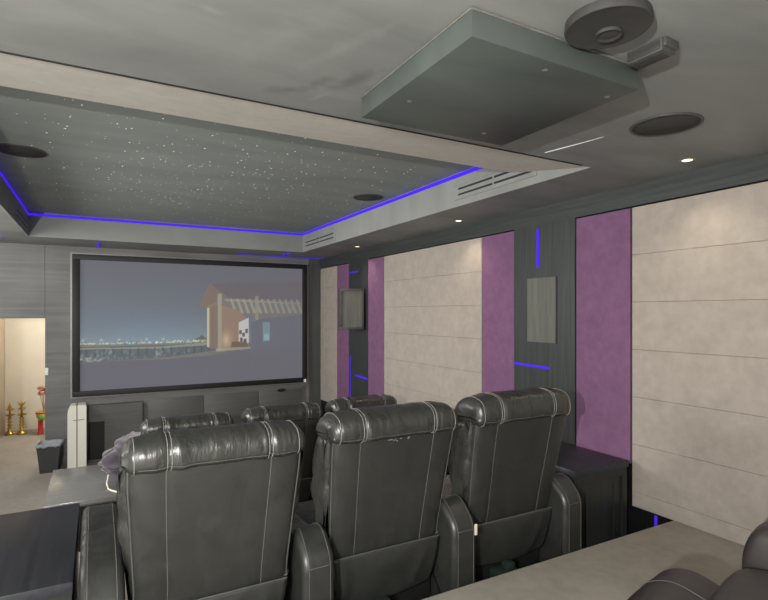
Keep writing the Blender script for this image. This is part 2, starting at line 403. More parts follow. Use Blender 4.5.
b = MB().hexa([(xa-.006, 3.235, zr(-.483)), (xa, 3.235, zr(-.483)), (xa, 3.665, zr(-.474)), (xa-.006, 3.665, zr(-.474))],
              [(xa-.006, 3.235, zr(-.463)), (xa, 3.235, zr(-.463)), (xa, 3.665, zr(-.454)), (xa-.006, 3.665, zr(-.454))])
tag(b.build('led_strip', M['led']), 'level violet light strip on the dark column below the flush speaker', 'light strip')
xb = XR-.004
led(xb-.006, xb, 6.98, 7.30, zr(.608), zr(.628), 'short level violet light strip above the boxed wall speaker', 'led_dim')
led(xb-.006, xb, 7.25, 7.275, zr(-1.45), zr(-.66), 'upright violet light strip under the boxed wall speaker', 'led_dim')
b = MB().hexa([(xb-.006, 6.69, zr(-.96)), (xb, 6.69, zr(-.96)), (xb, 7.08, zr(-.945)), (xb-.006, 7.08, zr(-.945))],
              [(xb-.006, 6.69, zr(-.935)), (xb, 6.69, zr(-.935)), (xb, 7.08, zr(-.92)), (xb-.006, 7.08, zr(-.92))])
tag(b.build('led_strip', M['led']), 'level violet light strip low on the far dark column beside the upright one', 'light strip')
led(XR-.006, XR, 2.265, 2.285, zr(-1.52), zr(-1.41), 'tiny glowing blue mark imitating a reflection in the black skirting at the platform step', 'led_dim')  # glowing strip stands in for a blue reflection in the gloss skirting

# wall speakers
t = empty('wall_speaker', (xa, 3.326, zr(-.262)), 'flush rectangular wall speaker on the dark column behind the right recliner', 'speaker')
b = MB(); h = .575; y0, y1 = -.169, .169; f = .008
b.box(-.012, 0, y0, y1, 0, h, .002); b.build('frame', M['bezel'], t, auto=35)
tag(bx('grille', M['spk'], -.016, -.010, y0+f, y1-f, f, h-f, t), 'grey cloth grille')
t = empty('wall_speaker', (3.205, 6.79, zr(-.235)), 'boxed grey wall speaker jutting from the far dark column', 'speaker', rz=math.radians(-17))
MB().box(-.175, .175, 0, .17, 0, .585, .008).build('cabinet', M['bezel'], t, auto=35)
b = MB(); f = .035
for a in ((-.175, .175, 0, f), (-.175, .175, .585-f, .585), (-.175, -.175+f, f, .585-f), (.175-f, .175, f, .585-f)): b.box(a[0], a[1], -.018, 0, a[2], a[3], .002)
tag(b.build('frame', M['bezel'], t, auto=35), 'raised grey frame')
bx('grille', M['spk'], -.175+f, .175-f, -.006, .001, f, .585-f, t)
bx('wall_bracket', M['bezel'], .02, .10, .16, .30, .20, .38, t)

# ------------------------------------------------------------------ screen
SX0, SX1, SZ0, SZ1 = -.297, 3.15, zr(-1.174), zr(.824)
t = empty('projector_screen', (1.43, YF, SZ0), 'large wall projector screen showing a lit pavilion by a night skyline', 'projector screen')
cx = 1.43
b = MB(); f = .075
x0, x1, h = SX0-cx, SX1-cx, SZ1-SZ0
for a in ((x0, x1, 0, f), (x0, x1, h-f, h), (x0, x0+f+.02, f, h-f), (x1-f, x1, f, h-f)): b.box(a[0], a[1], -.05, 0, a[2], a[3], .004)
tag(b.build('frame', M['black'], t, auto=35), 'black velvet frame')
b = MB(); g = .022
for a in ((x0-g, x1+g, h, h+g), (x0-g, x0, -g, h), (x1, x1+g, -g, h), (x0, x1, -g, 0)): b.box(a[0], a[1], -.02, 0, a[2], a[3])
tag(b.build('outer_trim', M['silver'], t), 'thin silver outer trim')
tag(bx('badge', M['white_plastic'], x1-.06, x1-.02, -.056, -.05, .0, .05, t), 'small white badge')
# picture: a flat design painted as vertex colours on the canvas, laid out in a 240 x 135 design frame
NXP, NYP = 470, 265
cx0, cx1, cz0, cz1 = x0+f+.02, x1-f, f, h-f
xs = np.linspace(cx0, cx1, NXP); zs = np.linspace(cz0, cz1, NYP)
XX, ZZ = np.meshgrid(xs, zs)
U = (XX-cx0)/(cx1-cx0); V = (ZZ-cz0)/(cz1-cz0)          # 0..1
rng = np.random.RandomState(3)
def lay(img, mask, col, a=1.0):
    m = (mask*a)[..., None]; return img*(1-m) + np.array(col)/255.0*m
def inpoly(pts):
    m = np.zeros_like(U, bool)
    for i in range(len(pts)):
        xa_, ya_ = pts[i-1]; xb_, yb_ = pts[i]
        if ya_ == yb_: continue
        c_ = ((ya_ > V) != (yb_ > V)) & (U < (xb_-xa_)*(V-ya_)/(yb_-ya_)+xa_)
        m ^= c_
    return m.astype(float)
horiz = .335
img = np.zeros(U.shape+(3,))
top = np.array([94, 95, 104])/255; midc = np.array([102, 112, 124])/255; hz = np.array([128, 138, 142])/255
tt = np.clip((V-horiz)/(1-horiz), 0, 1)[..., None]
img[:] = hz*(1-tt)**5 + (1-(1-tt)**5)*(midc*(1-tt)+top*tt)
glow = np.exp(-((U-.27)**2/.08+(V-.36)**2/.06)); img += glow[..., None]*np.array([.0, .035, .06])
img = lay(img, (V < horiz).astype(float), (84, 92, 100))
# shore and far bank
bank = inpoly([(0, .335), (0, .355), (.10, .352), (.2, .348), (.35, .352), (.47, .36), (.56, .372), (.56, .335)]); img = lay(img, bank, (110, 112, 100), .8)
img = lay(img, inpoly([(.46, .372), (.50, .40), (.535, .372)]), (96, 90, 72))
img = lay(img, inpoly([(.49, .395), (.50, .415), (.51, .395)]), (96, 90, 72))
# towers and shore lights
for k in range(26):
    u0 = rng.uniform(.0, .30); w_ = rng.uniform(.003, .008); hh = rng.uniform(.008, .035)
    img = lay(img, ((U > u0) & (U < u0+w_) & (V > .345) & (V < .345+hh)).astype(float), (98, 112, 122), .8)
for k in range(170):
    u0 = rng.uniform(0, .56); v0 = .352 + abs(rng.normal(0, .008)); c_ = [(255, 235, 190), (225, 240, 255), (230, 190, 110), (170, 235, 190)][rng.randint(4)]
    img = lay(img, np.exp(-(((U-u0)/.0022)**2 + ((V-v0)/.0038)**2)), c_, .85)
for u0 in (.01, .08, .15, .26, .33):
    img = lay(img, np.exp(-(((U-u0)/.006)**2 + ((V-.385)/.009)**2)), (220, 235, 240), .5)
# boardwalk bridge with piers and reflections
img = lay(img, inpoly([(0, .318), (0, .328), (.30, .322), (.55, .345), (.55, .325), (.30, .306)]), (150, 152, 130), .75)
for u0 in np.arange(.02, .54, .034):
    img = lay(img, ((U > u0) & (U < u0+.006) & (V > .25) & (V < .315)).astype(float), (62, 68, 74), .8)
for k in range(60):
    u0 = rng.uniform(.0, .45); v0 = rng.uniform(.23, .30)
    img = lay(img, np.exp(-(((U-u0)/.004)**2 + ((V-v0)/.012)**2)), (165, 175, 165), .35)
# near terrace
img = lay(img, inpoly([(-.1, .21), (.12, .225), (.34, .235), (.56, .275), (1.1, .275), (1.1, -.1), (-.1, -.1)]), (93, 93, 103))
img = lay(img, inpoly([(.1, .222), (.34, .233), (.56, .275), (.62, .262), (.56, .236), (.34, .218)]), (112, 114, 106))
for k in range(30):
    img = lay(img, np.exp(-(((U-rng.uniform(.0, .09))/.004)**2 + ((V-rng.uniform(.22, .25))/.006)**2)), (190, 190, 170), .5)
img = lay(img, np.clip(.27-V, 0, .27)/.27, (97, 94, 107), .6)
# pavilion
U0, V0 = U, V; U = 1-(1-U0)/1.09; V = np.where(V0 > .3, .3+(V0-.3)/1.06, V0)
img = lay(img, inpoly([(.535, .64), (.575, .81), (1.1, .70), (1.1, .90), (.8, .86), (.575, .815)]), (104, 93, 98), .9)
img = lay(img, inpoly([(.528, .63), (.572, .815), (.68, .80), (.61, .66), (.575, .60)]), (122, 104, 92))
img = lay(img, inpoly([(.575, .815), (1.1, .86), (1.1, .66), (.66, .70)]), (96, 89, 95))
img = lay(img, inpoly([(.60, .72), (.66, .70), (1.1, .67), (1.1, .50), (.80, .52), (.60, .62)]), (118, 114, 104))
for k in range(17):
    u0 = .66+.028*k
    img = lay(img, inpoly([(u0, .695), (u0+.010, .694), (u0+.035, .575), (u0+.022, .575)]), (176, 172, 152), .75)
img = lay(img, inpoly([(.64, .69), (.99, .665), (.99, .655), (.64, .675)]), (168, 160, 136), .8)
img = lay(img, inpoly([(.565, .30), (.565, .64), (.625, .68), (.625, .29)]), (136, 116, 94))
img = lay(img, inpoly([(.562, .31), (.562, .62), (.572, .62), (.572, .31)]), (196, 186, 156))
for k in range(7):
    u0 = .578+.0055*k
    img = lay(img, ((U > u0) & (U < u0+.0018) & (V > .30) & (V < .62+.6*(u0-.57))).astype(float), (92, 74, 62), .7)
img = lay(img, inpoly([(.625, .28), (.625, .64), (.70, .60), (.745, .50), (.745, .30)]), (150, 122, 98))
img = lay(img, np.exp(-(((U-.645)/.02)**2 + ((V-.36)/.06)**2)), (236, 206, 160), .7)
img = lay(img, inpoly([(.608, .27), (.608, .735), (.626, .735), (.626, .27)]), (166, 158, 136))
img = lay(img, inpoly([(.70, .33), (.70, .50), (.745, .54), (.745, .33)]), (210, 212, 204))
for u0, v0 in ((.708, .42), (.722, .40), (.735, .43), (.712, .36), (.728, .35)):
    img = lay(img, ((abs(U-u0) < .006) & (abs(V-v0) < .017)).astype(float), (52, 46, 42), .8)
img = lay(img, inpoly([(.665, .295), (.67, .345), (.735, .345), (.745, .295)]), (96, 68, 48), .8)
img = lay(img, inpoly([(.775, .50), (.775, .72), (.79, .72), (.79, .50)]), (158, 152, 130), .8)
img = lay(img, inpoly([(.945, .60), (.945, .68), (.956, .68), (.956, .60)]), (158, 152, 130), .8)
img = lay(img, inpoly([(.60, .265), (.76, .28), (.76, .30), (.60, .292)]), (188, 180, 146), .8)
# grey blue wall on the right with a lit window
img = lay(img, inpoly([(.752, -.1), (.752, .50), (.80, .53), (1.1, .58), (1.1, -.1)]), (96, 100, 112))
img = lay(img, ((U > .81) & (U < .843) & (V > .34) & (V < .50)).astype(float), (118, 150, 160))
img = lay(img, ((U > .815) & (U < .838) & (V > .35) & (V < .40)).astype(float), (150, 190, 200))
U, V = U0, V0
fade = np.clip((.32-V)/.12, 0, 1)*np.clip((U-.5)/.2, 0, 1)
img = lay(img, fade, (95, 94, 104), .9)
img = lay(img, np.clip((U-.52)/.02, 0, 1)*(.22+.30*np.clip((U-.70)/.3, 0, 1)), (98, 97, 106))
img = np.clip(img + rng.normal(0, .006, U.shape)[..., None], 0, 1)
lin = np.where(img <= .04045, img/12.92, ((img+.055)/1.055)**2.4)
verts = np.stack([XX.ravel(), np.full(XX.size, -.012), ZZ.ravel()], 1)
i = np.arange((NYP-1)*NXP).reshape(NYP-1, NXP)[:, :-1].ravel()
faces = np.stack([i, i+1, i+NXP+1, i+NXP], 1)
me = bpy.data.meshes.new('canvas'); me.from_pydata(verts.tolist(), [], faces.tolist())
ca = me.color_attributes.new('picture', 'FLOAT_COLOR', 'POINT')
ca.data.foreach_set('color', np.concatenate([lin.reshape(-1, 3), np.ones((XX.size, 1))], 1).astype(np.float32).ravel())
m, nt, bs = new_mat('projected_picture')
at = nt.nodes.new('ShaderNodeAttribute'); at.attribute_name = 'picture'
bs.inputs['Base Color'].default_value = (.06, .06, .06, 1); bs.inputs['Roughness'].default_value = .8; bs.inputs['Specular IOR Level'].default_value = .1
nt.links.new(at.outputs['Color'], bs.inputs['Emission Color']); bs.inputs['Emission Strength'].default_value = .88
me.materials.append(m)
o = bpy.data.objects.new('canvas', me); COL.objects.link(o); o.parent = t

# ------------------------------------------------------------------ low built-in cabinets under the screen
def door_row():
    t = empty('wall_cabinet', (1.86, YF, 0), 'low grey wood wall cabinet with three doors under the screen', 'cabinet')
    zt = zr(-1.275)
    bx('body', M['front'], .62-1.86, 3.10-1.86, -.022, 0, 0.0, zt+.03, t)
    for a, b_ in ((.66, 1.45), (1.463, 2.31), (2.326, 3.06)):
        MB().box(a-1.86, b_-1.86, -.040, -.022, .02, zt, .003).build('door', M['cab'], t, auto=35)
    MB().lathe([(0, 0), (.075, 0), (.075, .012), (0, .012)], 0, 0, 0, 24).build('finger_pull', M['black'], t)
    o = t.children[-1]; o.rotation_euler = (math.radians(90), 0, 0); o.scale = (1, .38, 1); o.location = (2.70-1.86, -.038, zt-.01)
door_row()
t = empty('media_cabinet', (.235, YF-.003, 0), 'dark open media cabinet under the left end of the screen', 'cabinet')
q = .235
b = MB()
b.box(-.117-q, .59-q, -.10, 0, zr(-1.53), zr(-1.3)); b.box(.10-q, .59-q, -.10, 0, 0, zr(-1.53)); b.box(-.117-q, -.10-q, -.10, 0, .0, zr(-1.53))
b.box(-.10-q, .10-q, -.10, 0, 0, .04)
b.build('body', M['cab'], t)
bx('niche_back', M['black'], -.10-q, .10-q, -.012, -.001, .04, zr(-1.53), t)

# white tall pair of rounded panels
t = empty('white_cabinet', (-.23, 8.24, 0), 'tall narrow glossy white cabinet with a rounded corner beside the screen', 'cabinet')
hh = .855
def rslab(x0, x1, rl, rr, y0, y1):
    pts = [Vector((x0, 0)), Vector((x1, 0)), Vector((x1, hh)), Vector((x0, hh))]
    out = round_poly(pts, [.005, .005, rr, rl], 6)
    b = MB(); b.hexa([(p.x, y0, p.y) for p in out], [(p.x, y1, p.y) for p in out]); return b
out = [Vector((-.11, 0)), Vector((-.006, 0)), Vector((-.006, hh-.004)), Vector((-.012, hh))] + [Vector((-.05-.06*math.sin(a), hh-.11+.11*math.cos(a))) for a in (0, .3, .6, .9, 1.2, 1.57)]
MB().hexa([(p.x, -.09, p.y) for p in out], [(p.x, .16, p.y) for p in out]).build('side_panel', M['white'], t, auto=30)
rslab(.006, .11, .008, .02, -.09, .16).build('door', M['white'], t, auto=30)
bx('seam_strip', M['gap'], -.0058, .0058, -.075, .15, 0, hh-.015, t)
bx('handle_line', M['silver'], -.05, .085, -.093, -.0905, hh-.20, hh-.190, t)

# litter bin
t = empty('litter_bin', (-.54, 8.24, 0), 'small square tapered grey litter bin with a bag liner by the doorway', 'bin')
t.rotation_euler = (0, 0, math.radians(-6))
def sq(r, z): return [(-r, -r, z), (r, -r, z), (r, r, z), (-r, r, z)]
b = MB(); b.hexa(sq(.10, 0), sq(.135, .37)); bm = b.bm
topf = [f_ for f_ in bm.faces if all(abs(v.co.z-.37) < 1e-5 for v in f_.verts)]
r_ = bmesh.ops.inset_region(bm, faces=topf, thickness=.012)
for v in topf[0].verts: v.co = (v.co.x*.72, v.co.y*.72, .05)
b.build('bucket', M['bin'], t)
b = MB(); ring = []
pts_o = []
for k in range(40):
    a = k/40*4; side = int(a); f_ = a-side
    P = [(-1, -1), (1, -1), (1, 1), (-1, 1), (-1, -1)]
    pts_o.append((P[side][0]*(1-f_)+P[side+1][0]*f_, P[side][1]*(1-f_)+P[side+1][1]*f_))
rings = []
for j, (r, z) in enumerate([(.139, .345), (.143, .365), (.142, .383), (.126, .38), (.118, .32), (.10, .24), (.0, .2)]):
    if r == 0: rings.append([b.bm.verts.new((0, 0, z))]); continue
    rings.append([b.bm.verts.new((px*(r+random.uniform(-.003, .003)), py*(r+random.uniform(-.003, .003)), z+random.uniform(-.010, .010))) for px, py in pts_o])
for a, c_ in zip(rings, rings[1:]):
    for k in range(40):
        if len(c_) == 1: b.bm.faces.new([a[k], a[(k+1) % 40], c_[0]])
        else: b.bm.faces.new([a[k], a[(k+1) % 40], c_[(k+1) % 40], c_[k]])
b.build('bag_liner', M['liner'], t, smooth=True)

# ------------------------------------------------------------------ things in the passage
def brass_lamp(x, y, hgt, label, spike):
    t = empty('brass_lamp', (x, y, 0), label, 'oil lamp', 'brass oil lamps beyond the doorway')
    MB().lathe([(0, 0), (.08, 0), (.083, .02), (.05, .045), (.03, .07), (.035, .09), (0, .095)], n=24).build('base', M['brass'], t, smooth=True)
    b = MB(); prof = [(0, .09), (.02, .09)]; z = .09
    while z < hgt*.5: prof += [(.02, z), (.042, z+.022), (.02, z+.045)]; z += .055
    prof += [(.018, hgt*.5), (.014, hgt*.8), (0, hgt*.82)]
    b.lathe(prof, n=16).build('stem', M['brass'], t, smooth=True)
    for zz, rr in ((hgt*.58, .072), (hgt*.76, .062)):
        b = MB(); n = 40; rings = []
        for (r, z) in [(.012, zz-.012), (rr*.55, zz-.004), (rr, zz+.02), (rr*.96, zz+.022), (rr*.5, zz+.006), (.012, zz+.008)]:
            rings.append([b.bm.verts.new((r*(1+.16*math.cos(5*2*math.pi*k/n)*(r > .03))*math.cos(2*math.pi*k/n), r*(1+.16*math.cos(5*2*math.pi*k/n)*(r > .03))*math.sin(2*math.pi*k/n), z)) for k in range(n)])
        for a, c_ in zip(rings, rings[1:]):
            for k in range(n): b.bm.faces.new([a[k], a[(k+1) % n], c_[(k+1) % n], c_[k]])
        b.build('oil_dish', M['brass'], t, smooth=True)
    if spike: MB().lathe([(0, hgt*.8), (.025, hgt*.82), (.03, hgt*.87), (.012, hgt*.93), (0, hgt)], n=14).build('finial', M['brass'], t, smooth=True)
    else:
        b = MB(); b.lathe([(0, hgt*.8), (.022, hgt*.82), (.012, hgt*.88), (0, hgt*.9)], n=14)
        for sx in (-1, 0, 1): b.tube([(0, 0, hgt*.86), (sx*.03, 0, hgt*.93), (sx*.055, 0, hgt*(.98+.02*(sx == 0)))], [.014, .016, .006], 8)
        b.build('finial', M['brass'], t, smooth=True)
brass_lamp(-1.31, 11.02, .56, 'tall brass oil lamp with a pointed top, nearest the left edge beyond the doorway', True)
brass_lamp(-1.135, 10.97, .57, 'tall brass oil lamp with a forked top, between its twin and the red pot stand', False)
t = empty('flower_stand', (-.80, 10.8, 0), 'red legged gold pot stand holding dried flowers beyond the doorway', 'flower stand')
b = MB()
b.lathe([(0, 0), (.045, 0), (.04, .02), (.036, .25), (0, .25)], -.05, 0, 0, 18); b.build('leg', M['red'], t, smooth=True)
MB().lathe([(0, 0), (.045, 0), (.04, .02), (.036, .25), (0, .25)], .07, .04, 0, 18).build('leg', M['red'], t, smooth=True)
MB().lathe([(0, .245), (.08, .25), (.115, .31), (.12, .36), (.11, .39), (.10, .39), (.09, .37), (0, .37)], n=26).build('pot', M['gold'], t, smooth=True)
MB().lathe([(.108, .355), (.122, .365), (.122, .385), (.108, .39)], n=26).build('rim', M['red'], t, smooth=True)
o = MB().lathe([(0, 0), (.045, 0), (.04, .012), (0, .016)], n=20).build('medallion', M['green'], t, smooth=True); o.rotation_euler = (math.radians(90), 0, 0); o.location = (-.03, -.112, .315)
b = MB()
for k in range(7):
    a = k*.9; b.tube([(0, 0, .37), (.03*math.cos(a), .03*math.sin(a), .55), (.07*math.cos(a), .07*math.sin(a), .72+.02*(k % 3))], .006, 6)
b.build('stems', M['stem'], t, smooth=True)
b = MB()
for k in range(9):
    a = k*.75; r = .02+.012*(k % 4); z = .70+.028*(k % 5)
    b.lathe([(0, -.03), (.03, -.015), (.04, .01), (.02, .03), (0, .03)], r*2*math.cos(a), r*2*math.sin(a), z, 10)
b.build('blossoms', M['pink'], t, smooth=True)
b = MB()
for k in range(4): b.lathe([(0, -.02), (.022, -.01), (.026, .01), (0, .02)], -.05+.03*k, -.08, .74+.025*(k % 3), 10)
tag(b.build('blossoms', M['cocoa'], t, smooth=True), 'dark red blossoms')
o = MB().box(-.018, .018, -.012, 0, -.05, .05, .004).build('light_switch', M['white_plastic'], auto=35)
o.location = (-.596, YF, zr(-.80)); tag(o, 'small white light switch on the edge of the wall right of the doorway', 'switch')

# ------------------------------------------------------------------ ceiling fittings
def ceiling_speaker(x, y, z, r, label):
    t = empty('ceiling_speaker', (x, y, z), label, 'speaker')
    MB().lathe([(r, 0), (r+.008, 0), (r+.006, -.006), (r-.004, -.008), (r-.006, 0)], n=48).build('bezel', M['bezel'], t, smooth=True)
    MB().lathe([(0, -.005), (r-.006, -.004), (r-.004, 0)], n=48).build('grille', M['grille'], t, smooth=True)
    return t
ceiling_speaker(-.50, 4.80, ZT, .165, 'round black ceiling speaker at the left edge of the starry ceiling')
ceiling_speaker(2.53, 4.95, ZT, .155, 'round black ceiling speaker by the right light strip of the starry ceiling')
ceiling_speaker(2.465, 1.595, ZC, .155, 'round flush black speaker in the ceiling right of the hanging panel')
# angled pivot speaker
t = empty('ceiling_speaker', (1.42, 1.112, ZC), 'large round black speaker with a raised center ring, behind the hanging panel', 'speaker')
MB().lathe([(.128, 0), (.130, -.026), (.127, -.031), (.122, -.029)], n=56).build('bezel', M['grille'], t, smooth=True)
MB().lathe([(.123, -.029), (.10, -.026), (.06, -.024), (0, -.022)], n=56).build('cone', M['grille'], t, smooth=True)
MB().lathe([(.040, -.024), (.042, -.035), (.039, -.037), (.036, -.031), (.02, -.034), (0, -.035)], .03, .02, 0, 36).build('tweeter', M['grille'], t, smooth=True)
# infrared box
t = empty('sensor_box', (1.70, 1.155, ZC), 'small black metal box on the ceiling beside the large round speaker', 'sensor box', rz=math.radians(-88))
MB().box(-.065, .065, -.038, .038, -.045, 0, .003).build('case', M['bezel'], t, auto=35)
MB().box(-.058, .058, -.043, -.038, -.038, -.012, .002).build('front_plate', M['spk_dark'], t, auto=35)
MB().box(-.05, .05, -.028, .028, -.047, -.045, .001).build('bottom_plate', M['grille'], t, auto=35)
MB().box(.060, .074, -.03, .045, -.030, 0, .003).build('side_clip', M['bezel'], t, auto=35)
# downlights
dl = empty('downlight', (3.15, 1.90, ZC), 'lit warm downlight nearest the camera, beside the flush ceiling speaker', 'downlight', 'downlights along the right ceiling edge')
MB().lathe([(.030, 0), (.030, -.002), (.042, -.004), (.045, 0)], n=32).build('trim_ring', M['ring'], dl, smooth=True)
MB().lathe([(0, -.001), (.031, -.001)], n=32).build('bulb', M['bulb'], dl)
for y, lab in ((4.26, 'lit warm downlight above the wide beige wall panel'), (6.6, 'lit warm downlight farthest from the camera, near the screen')):
    o = copy_tree(dl); o.location = (3.20, y, ZC); o['label'] = lab
# hanging access panel
t = empty('ceiling_panel', (1.414, 1.67, ZC), 'large square dark grey panel hanging just under the ceiling', 'ceiling panel')
x0, x1, y0, y1 = .9965-1.414, 1.784-1.414, 1.260-1.67, 2.014-1.67
M['panel'] = paint('hanging_panel_paint', (.050,.060,.055), (.078,.092,.085), 0.5)
MB().box(x0, x1, y0, y1, -.092, -.003, .0015).build('board', M['panel'], t, auto=35)
b = MB()
for a in ((x0, x1, y0-.004, y0-.0), (x0, x1, y1, y1+.004)): b.box(a[0], a[1], a[2], a[3], -.011, -.004)
b.box(x0-.004, x0, y0, y1, -.011, -.004); b.box(x1, x1+.004, y0, y1, -.011, -.004)
tag(b.build('edge_lip', M['spk'], t), 'pale worn top edge')
for (px, py) in ((x0+.09, y1-.25), (x0+.36, y0+.055), (x1-.05, y0+.10), (x1-.2, y1-.1)):
    MB().lathe([(0, -.0945), (.008, -.0935), (.011, -.092)], px, py, 0, 14).build('screw_cap', M['ring'], t, smooth=True)
bx('spacer', M['black'], x0+.03, x1-.03, y0+.03, y1-.03, -.004, 0, t)
# air vents in the fascia
def vent(xf, ya, yb, sgn, z0, z1, label):
    t = empty('air_vent', (xf, (ya+yb)/2, (z0+z1)/2), label, 'air vent', 'slot vents in the recess sides')
    L = (yb-ya)/2; hz_ = (z1-z0)/2
    def B(name, mat, y0, y1, a, c_, d0, d1):
        xx = sorted((-sgn*d0, -sgn*d1)); MB().box(xx[0], xx[1], y0, y1, a, c_).build(name, M[mat], t)
    B('plate', 'fascia', -L, L, -hz_, hz_, 0, .005)
    for zc_ in (-hz_*.36, hz_*.40):
        for (ya_, yb_) in ((-L+.05, -.03), (-.01, L-.05)): B('slot', 'black', ya_, yb_, zc_-.008, zc_+.008, .0045, .0065)
    for a_ in ((-L, L, -hz_, -hz_+.008), (-L, L, hz_-.008, hz_)): B('rim', 'fascia', *a_, .005, .010)
vent(CX1-.02, 6.35, 7.5, 1, zr(.96), zr(1.10), 'slot air vent in the right recess side nearest the screen')
vent(CX1-.02, 2.75, 3.72, 1, zr(.985), zr(1.115), 'slot air vent in the right recess side beside the beige ledge')
vent(CX0+.02, 6.45, 7.5, -1, zr(.96), zr(1.10), 'slot air vent in the left recess side')
# plaster scratch by the far right corner of the hanging panel
M['plaster'] = flat('exposed_plaster', (.55,.55,.53), .8)
b = MB().tube([(2.278, 2.205, ZC), (2.30, 2.10, ZC), (2.325, 1.98, ZC), (2.345, 1.86, ZC)], [.004, .0045, .003, .0015], 6)
tag(b.build('ceiling_scratch', M['plaster']), 'pale scratch in the ceiling paint near the flush round speaker', 'scratch')

# ------------------------------------------------------------------ recliners
def leather_wr(amp, fx, fz, seed):
    return lambda x, y, z: amp*noise.noise(Vector((x*fx+seed, y*fz, z*fz)))
def make_recliner(left_arm, seed, dh=0.0, bshift=(0, 0), mech=True, row=2, label='', group=None, tagged=False):
    t = empty('recliner', (0, 0, 0), label, 'recliner', group)
    LE, LS, TH = M['leather'], M['leather_side'], M['thread']
    AW, P = .165, .85
    # ---- arms
    outs = round_poly([Vector(p) for p in [(.0, .0), (.0, .545), (.135, .668), (.30, .585), (.60, .57), (.90, .565), (.94, .50), (.94, .03), (.9, 0)]],
                      [.01, .055, .07, .12, .2, .06, .05, .02, .02], 5)
    outs = resample(outs, .022)
    outl = round_poly([Vector(p) for p in [(.0, .0), (.0, .545), (.13, .660), (.45, .700), (.74, .715), (.90, .68), (.94, .55), (.94, .03), (.9, 0)]],
                      [.01, .055, .09, .2, .2, .1, .05, .02, .02], 5)
    outl = resample(outl, .022)
    def adisp(x, y, z, nrm):
        if z > .50 and y > .12:
            return .0035*math.sin(y*62+noise.noise(Vector((x*8+seed, y*7, 0)))*5)*max(0, nrm.y)*math.exp(-((y-.45)/.22)**2) + .006*noise.noise(Vector((x*7, y*7, z*7+seed)))*max(0, nrm.y)
        return .002*noise.noise(Vector((x*6, y*5, z*5+seed)))
    def arm(xc, outl):
        pf = Puff(outl, AW, .034, 6, lambda x, y, z: (x+xc, y, z), adisp)
        a = pf.mesh().build('arm', LS, t, smooth=True)
        i0, i1 = pf.near(0, .03), pf.near(.9, .60)
        # stitched seam round the rear and top edges, and one across the back shoulder
        if pf.o[i0].y < pf.o[(i0+1) % len(pf.o)].y: st, en = i0, i1
        else: st, en = i1, i0
        lines('stitching', M['thread_dim'], [pf.path(xs_, st, en, .0015) for xs_ in (-AW/2+.030, AW/2-.030)], .0013, a)
        k = pf.near(0, .51)
        lines('stitching', M['thread_dim'], [[pf.pt(-AW/2+.03+(AW-.06)*j/8, 0, k, .0015) for j in range(9)]], .0013, a)
        return a
    if left_arm: arm(-P/2-.045, outl)
    ar = arm(P/2, outs)
    if tagged: tag(MB().box(P/2+AW/2-.020, P/2+AW/2-.005, -.004, .004, .475, .535, .001).build('care_tag', M['tagw'], ar, auto=35), 'small cream cloth tag')
    # ---- base, seat, footrest
    bx('base', M['black'], -.33, .33, .20, .86, .0, .20, t, .01)
    so = resample(round_poly([Vector(p) for p in [(.30, .20), (.30, .46), (.80, .50), (.97, .47), (.98, .34), (.95, .20)]], [.03, .06, .1, .09, .06, .03], 5), .03)
    Puff(so, .66, .05, 10, None, lambda x, y, z, n_: .010*max(0, n_.y)*math.cos(x*4.2)+.004*noise.noise(Vector((x*9+seed, y*9, z*9)))).mesh().build('seat', LE, t, smooth=True)
    fo = resample(round_poly([Vector(p) for p in [(.955, .05), (.985, .19), (.985, .33), (1.03, .36), (1.07, .30), (1.06, .08), (1.03, .04)]], .03, 4), .03)
    Puff(fo, .64, .03, 8).mesh().build('footrest', LE, t, smooth=True)
    # ---- back shell (rear face), leaning toward the camera at the top
    def wf(z): return .925 + .075*min(1, max(0, (z-.55)/.45))
    def rear(z): return .135 - .125*(z-.45)/.62          # y of the rear face
    sh = [Vector((rear(.45), .45)), Vector((rear(1.10), 1.10)), Vector((rear(1.16)+.09, 1.14)), Vector((rear(.46)+.12, .46))]
    sh = resample(round_poly(sh, [.012, .03, .03, .02], 4), .03)
    SW = .725
    def sdisp(x, y, z, nrm):
        d = .003*noise.noise(Vector((x*3+seed, z*3, 1.0)))
        if nrm.x < -.5:   # rear face
            d += -.004*math.exp(-((abs(x)-.215)/.010)**2) - .012*max(0, (abs(x)-.26)/.08)**2
        return d
    ps = Puff(sh, SW, .036, 34, lambda x, y, z: (x*wf(z), y, z), sdisp)
    shell = ps.mesh().build('back_shell', LS, t, smooth=True)
    ks = [i for i in range(len(ps.o)) if ps.nr[i].x < -.8]; ks.sort(key=lambda i: ps.o[i].y)
    lines('stitching', M['thread_dim'], [[ps.pt(xs_, 0, k, .0012) for k in ks] for xs_ in (-.215, .215)], .0013, shell)
    lines('edge_piping', M['pipe'], [[ps.pt(sg*(SW/2-.010), .012, k, .004) for k in ks] for sg in (-1, 1)], .0035, shell, 6)
    # ---- lower rear flap, loose leather
    fl = MB(); nxg, nzg = 34, 22; gr = []
    for j in range(nzg+1):
        v = j/nzg; z = .19 + v*(.465-.19); row_ = []
        for i_ in range(nxg+1):
            u = -1 + 2*i_/nxg; hw = .300 + .018*v - .02*(1-v)
            zz = z + (1-v)*(.030*u*u - .010)
            y = .118 + .05*(1-v)**2 - .010*(1-u*u)*math.sin(v*math.pi)
            y += .010*(1-v)*noise.noise(Vector((u*3.2+seed, v*1.4, 0)))*(1 if abs(u) < .95 else .4)
            y += -.010*math.exp(-((u-.62-.25*(v-.5))/.10)**2)*math.sin(math.pi*v) + .006*math.exp(-((u+.72)/.05)**2)*math.sin(math.pi*v)
            row_.append(fl.bm.verts.new((u*hw, y, zz)))
        gr.append(row_)
